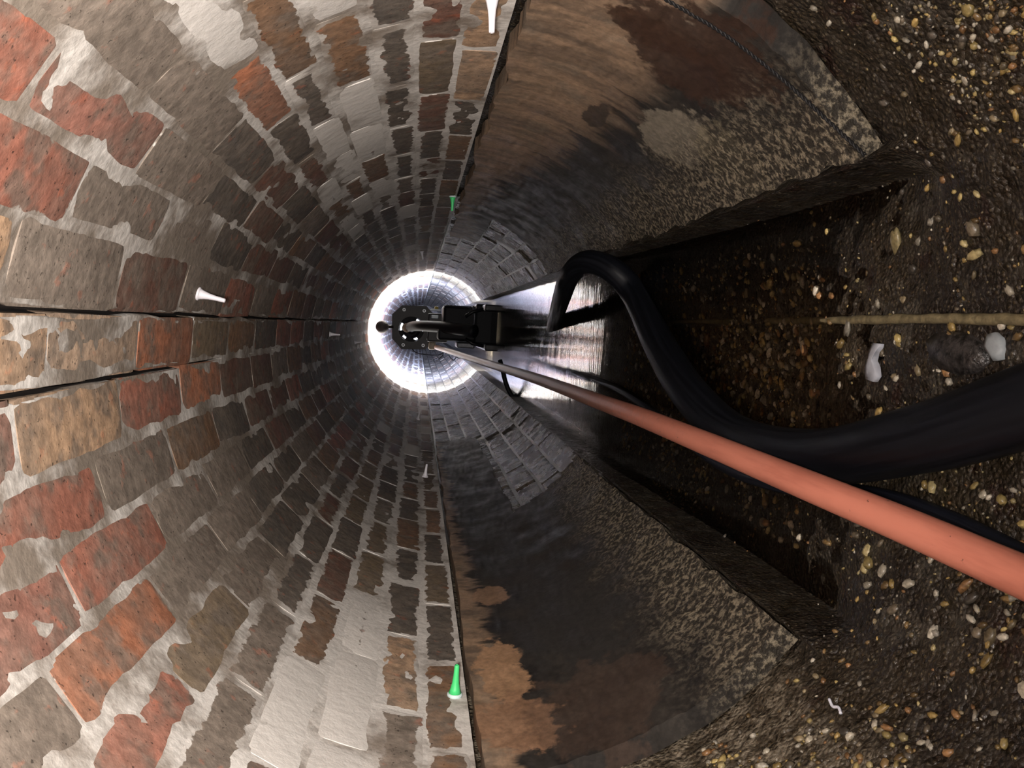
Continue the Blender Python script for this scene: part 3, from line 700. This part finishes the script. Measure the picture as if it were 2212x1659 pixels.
angs = sorted(angs); N = len(angs); V = []; F = []
for dy in (-0.008, 0.008):
    for a in angs:
        t = oct_hit(a); V.append((hc[0]+t*math.cos(a), Y0+dy, hc[2]+t*math.sin(a)))
    for a in angs: V.append((hc[0]+hr*math.cos(a), Y0+dy, hc[2]+hr*math.sin(a)))
for k in range(N):
    k2 = (k+1) % N
    F += [(k, k2, N+k2, N+k), (2*N+k2, 2*N+k, 3*N+k, 3*N+k2), (k2, k, 2*N+k, 2*N+k2), (N+k, N+k2, 3*N+k2, 3*N+k)]
plate = add('plate', (V, F), M_blk, rig)
def ring_y(c, r0, r1, y0, y1, n=32):
    V = []; F = []
    for (r, y) in ((r0, y0), (r1, y0), (r1, y1), (r0, y1)):
        for k in range(n):
            a = 2*math.pi*k/n; V.append((c[0]+r*math.cos(a), y, c[2]+r*math.sin(a)))
    for j in range(4):
        for k in range(n): F.append((j*n+k, j*n+(k+1) % n, ((j+1) % 4)*n+(k+1) % n, ((j+1) % 4)*n+k))
    return V, F
for (u, v) in ((873, 669), (916.5, 671.5), (871, 745), (914, 746)):
    c = at_y(u, v, Y0); b = add('bolt', ring_y(c, 0.006, 0.0115, Y0-0.012, Y0-0.007, 18), M_zinc, rig)
    V, F = lathe_geo([(0.0065, 0), (0.0065, 0.006), (0.004, 0.008)], 6)
    s = mesh_obj('bolt_head', [(c[0]+x, Y0-0.008-z, c[2]+y) for x, y, z in V], F, M_gry, None, False); s.parent = b; s.matrix_parent_inverse = b.matrix_parent_inverse.inverted() @ Matrix.Translation(-Vector(rig.location)) if False else Matrix.Identity(4)
# hub behind the hole, carried on broad spokes
hub = add('hub', ring_y(hc, 0.020, 0.062, Y0+0.010, Y0+0.04, 32), M_blk2, rig, True)
for a0, a1 in ((-25, 60), (100, 128), (150, 196), (215, 262), (290, 318)):
    V = []; F = []; n = 10
    for y in (Y0+0.012, Y0+0.02):
        for r in (0.055, 0.096):
            for k in range(n+1):
                a = math.radians(a0+(a1-a0)*k/n); V.append((hc[0]+r*math.cos(a), y, hc[2]+r*math.sin(a)))
    m = n+1
    for k in range(n): F += [(k, k+1, m+k+1, m+k), (2*m+k+1, 2*m+k, 3*m+k, 3*m+k+1), (m+k, m+k+1, 3*m+k+1, 3*m+k), (k+1, k, 2*m+k, 2*m+k+1)]
    F += [(0, m, 3*m, 2*m), (n, 2*m+n, 3*m+n, m+n)]
    add('spoke', (V, F), M_blk2, rig)
# ball on its stalk
bc = at_y(825.5, 706, Y0); V, F = lathe_geo([(0.0455*math.sin(math.pi*k/16)+1e-5, -0.0455*math.cos(math.pi*k/16)) for k in range(17)], 24)
add('ball', ([(x+bc[0], y+bc[1], z+bc[2]) for x, y, z in V], F), M_gry if False else plain('dark_ball', (70, 64, 64), 0.5), rig, True)
tube('stalk', [at_y(836, 706, Y0), at_y(842, 706, Y0), at_y(850, 706, Y0)], 0.013, M_blk, rig, 12)
# feed hose from the hub down to the carriage
fh = catmull([at_y(880, 708, Y0+0.02), at_y(886, 706, Y0-0.08), at_y(905, 704, Y0-0.18), at_y(945, 706, Y0-0.30), at_y(990, 711, Y0-0.42), at_y(1026, 716, Y0-0.5)], 8)
tube('feed_hose', fh, np.linspace(0.030, 0.042, len(fh)), M_blk2, rig, 16)
cc = at_y(879, 708, Y0-0.06); V, F = lathe_geo([(0.032*math.sin(math.pi*k/10)+1e-5, -0.032*math.cos(math.pi*k/10)) for k in range(11)], 18)
add('hose_elbow', ([(x+cc[0], y*0.8+cc[1], z+cc[2]) for x, y, z in V], F), M_tancap, rig, True)
# carriage
def px_box(name, u0, u1, v0, v1, y0, y1, mat, bev=0.012):
    a = at_y(u0, v0, (y0+y1)/2); b = at_y(u1, v1, (y0+y1)/2)
    c = ((a[0]+b[0])/2, (y0+y1)/2, (a[2]+b[2])/2)
    return add(name, box_geo(c, (abs(a[0]-b[0]), y1-y0, abs(a[2]-b[2])), bev), mat, rig)
px_box('motor_housing', 956, 1046, 659, 712, Y0-0.34, Y0-0.05, M_blk2, 0.022)
px_box('gearbox', 945, 1052, 698, 740, Y0-0.36, Y0-0.06, M_blk2, 0.018)
px_box('neck', 925, 965, 676, 740, Y0-0.10, Y0-0.01, M_blk, 0.01)
for v in (668, 748):
    px_box('skid', 1038, 1078, v-8, v+8, Y0-0.62, Y0+0.10, M_blk, 0.008)
    for yy in (Y0-0.50, Y0-0.05):
        tube('strut', [at_y(1005, v*0.6+708*0.4, yy), at_y(1020, v*0.85+708*0.15, yy), at_y(1046, v, yy)], 0.012, M_blk, rig, 10)
sc_ = [at_y(1022, 662, Y0-0.36), at_y(1024, 672, Y0-0.37), at_y(1025, 685, Y0-0.375), at_y(1024, 698, Y0-0.37), at_y(1020, 708, Y0-0.36)]
tube('strap', catmull(sc_, 6), 0.009, M_gry, rig, 8)
px_box('end_block', 1026, 1068, 657, 744, Y0-0.40, Y0-0.16, M_blk2, 0.012)
px_box('control_box', 985, 1022, 738, 752, Y0-0.46, Y0-0.2, M_gry, 0.008)
# clamp that holds the orange pipe, tags, dangling wires
px_box('pipe_clamp', 926, 941, 738, 756, Y0-0.06, Y0-0.02, M_clamp, 0.012)
px_box('clamp_bolt', 930, 942, 731, 739, Y0-0.07, Y0-0.03, M_clamp, 0.006)
px_box('tag', 939, 947, 662, 668, Y0-0.09, Y0-0.07, M_yel, 0.004)
px_box('foil_patch', 932, 947, 680, 689, Y0-0.115, Y0-0.105, M_foil, 0.004)
px_box('pale_bracket', 930, 952, 667, 672, Y0-0.13, Y0-0.12, M_foil, 0.002)
for pts in ([(890, 754), (900, 762), (922, 766), (945, 767), (958, 762)], [(968, 766), (974, 774), (980, 778), (986, 770), (984, 764)], [(984, 770), (992, 774), (1000, 770), (997, 766), (988, 768)], [(958, 766), (954, 770), (948, 776)], [(1010, 735), (1016, 746), (1011, 752)]):
    tube('wire', catmull([at_y(u, v, Y0-0.2) for u, v in pts], 6), 0.0028, M_blk2, rig, 6)
# lamp heads on the far side of the plate
def lamp_mat():
    t = NT('lamp_lens'); e = t.n('ShaderNodeEmission'); e.inputs[0].default_value = (0.9, 0.95, 1, 1); e.inputs[1].default_value = 9; t.m.cycles.emission_sampling = 'NONE'; t.l(e.outputs[0], t.out.inputs[0]); return t.m
M_lens = lamp_mat()
for k in range(6):
    a = k/6*2*math.pi; c = (0.03+0.10*math.cos(a), 0, 0.11+0.10*math.sin(a))
    if k == 0: add('lamp_lens', ring_y(hc, 0.068, 0.080, Y0+0.026, Y0+0.032, 40), M_lens, rig)
    add('lamp', ring_y(c, 0.008, 0.018, Y0+0.02, Y0+0.05, 14), M_blk, rig, True)
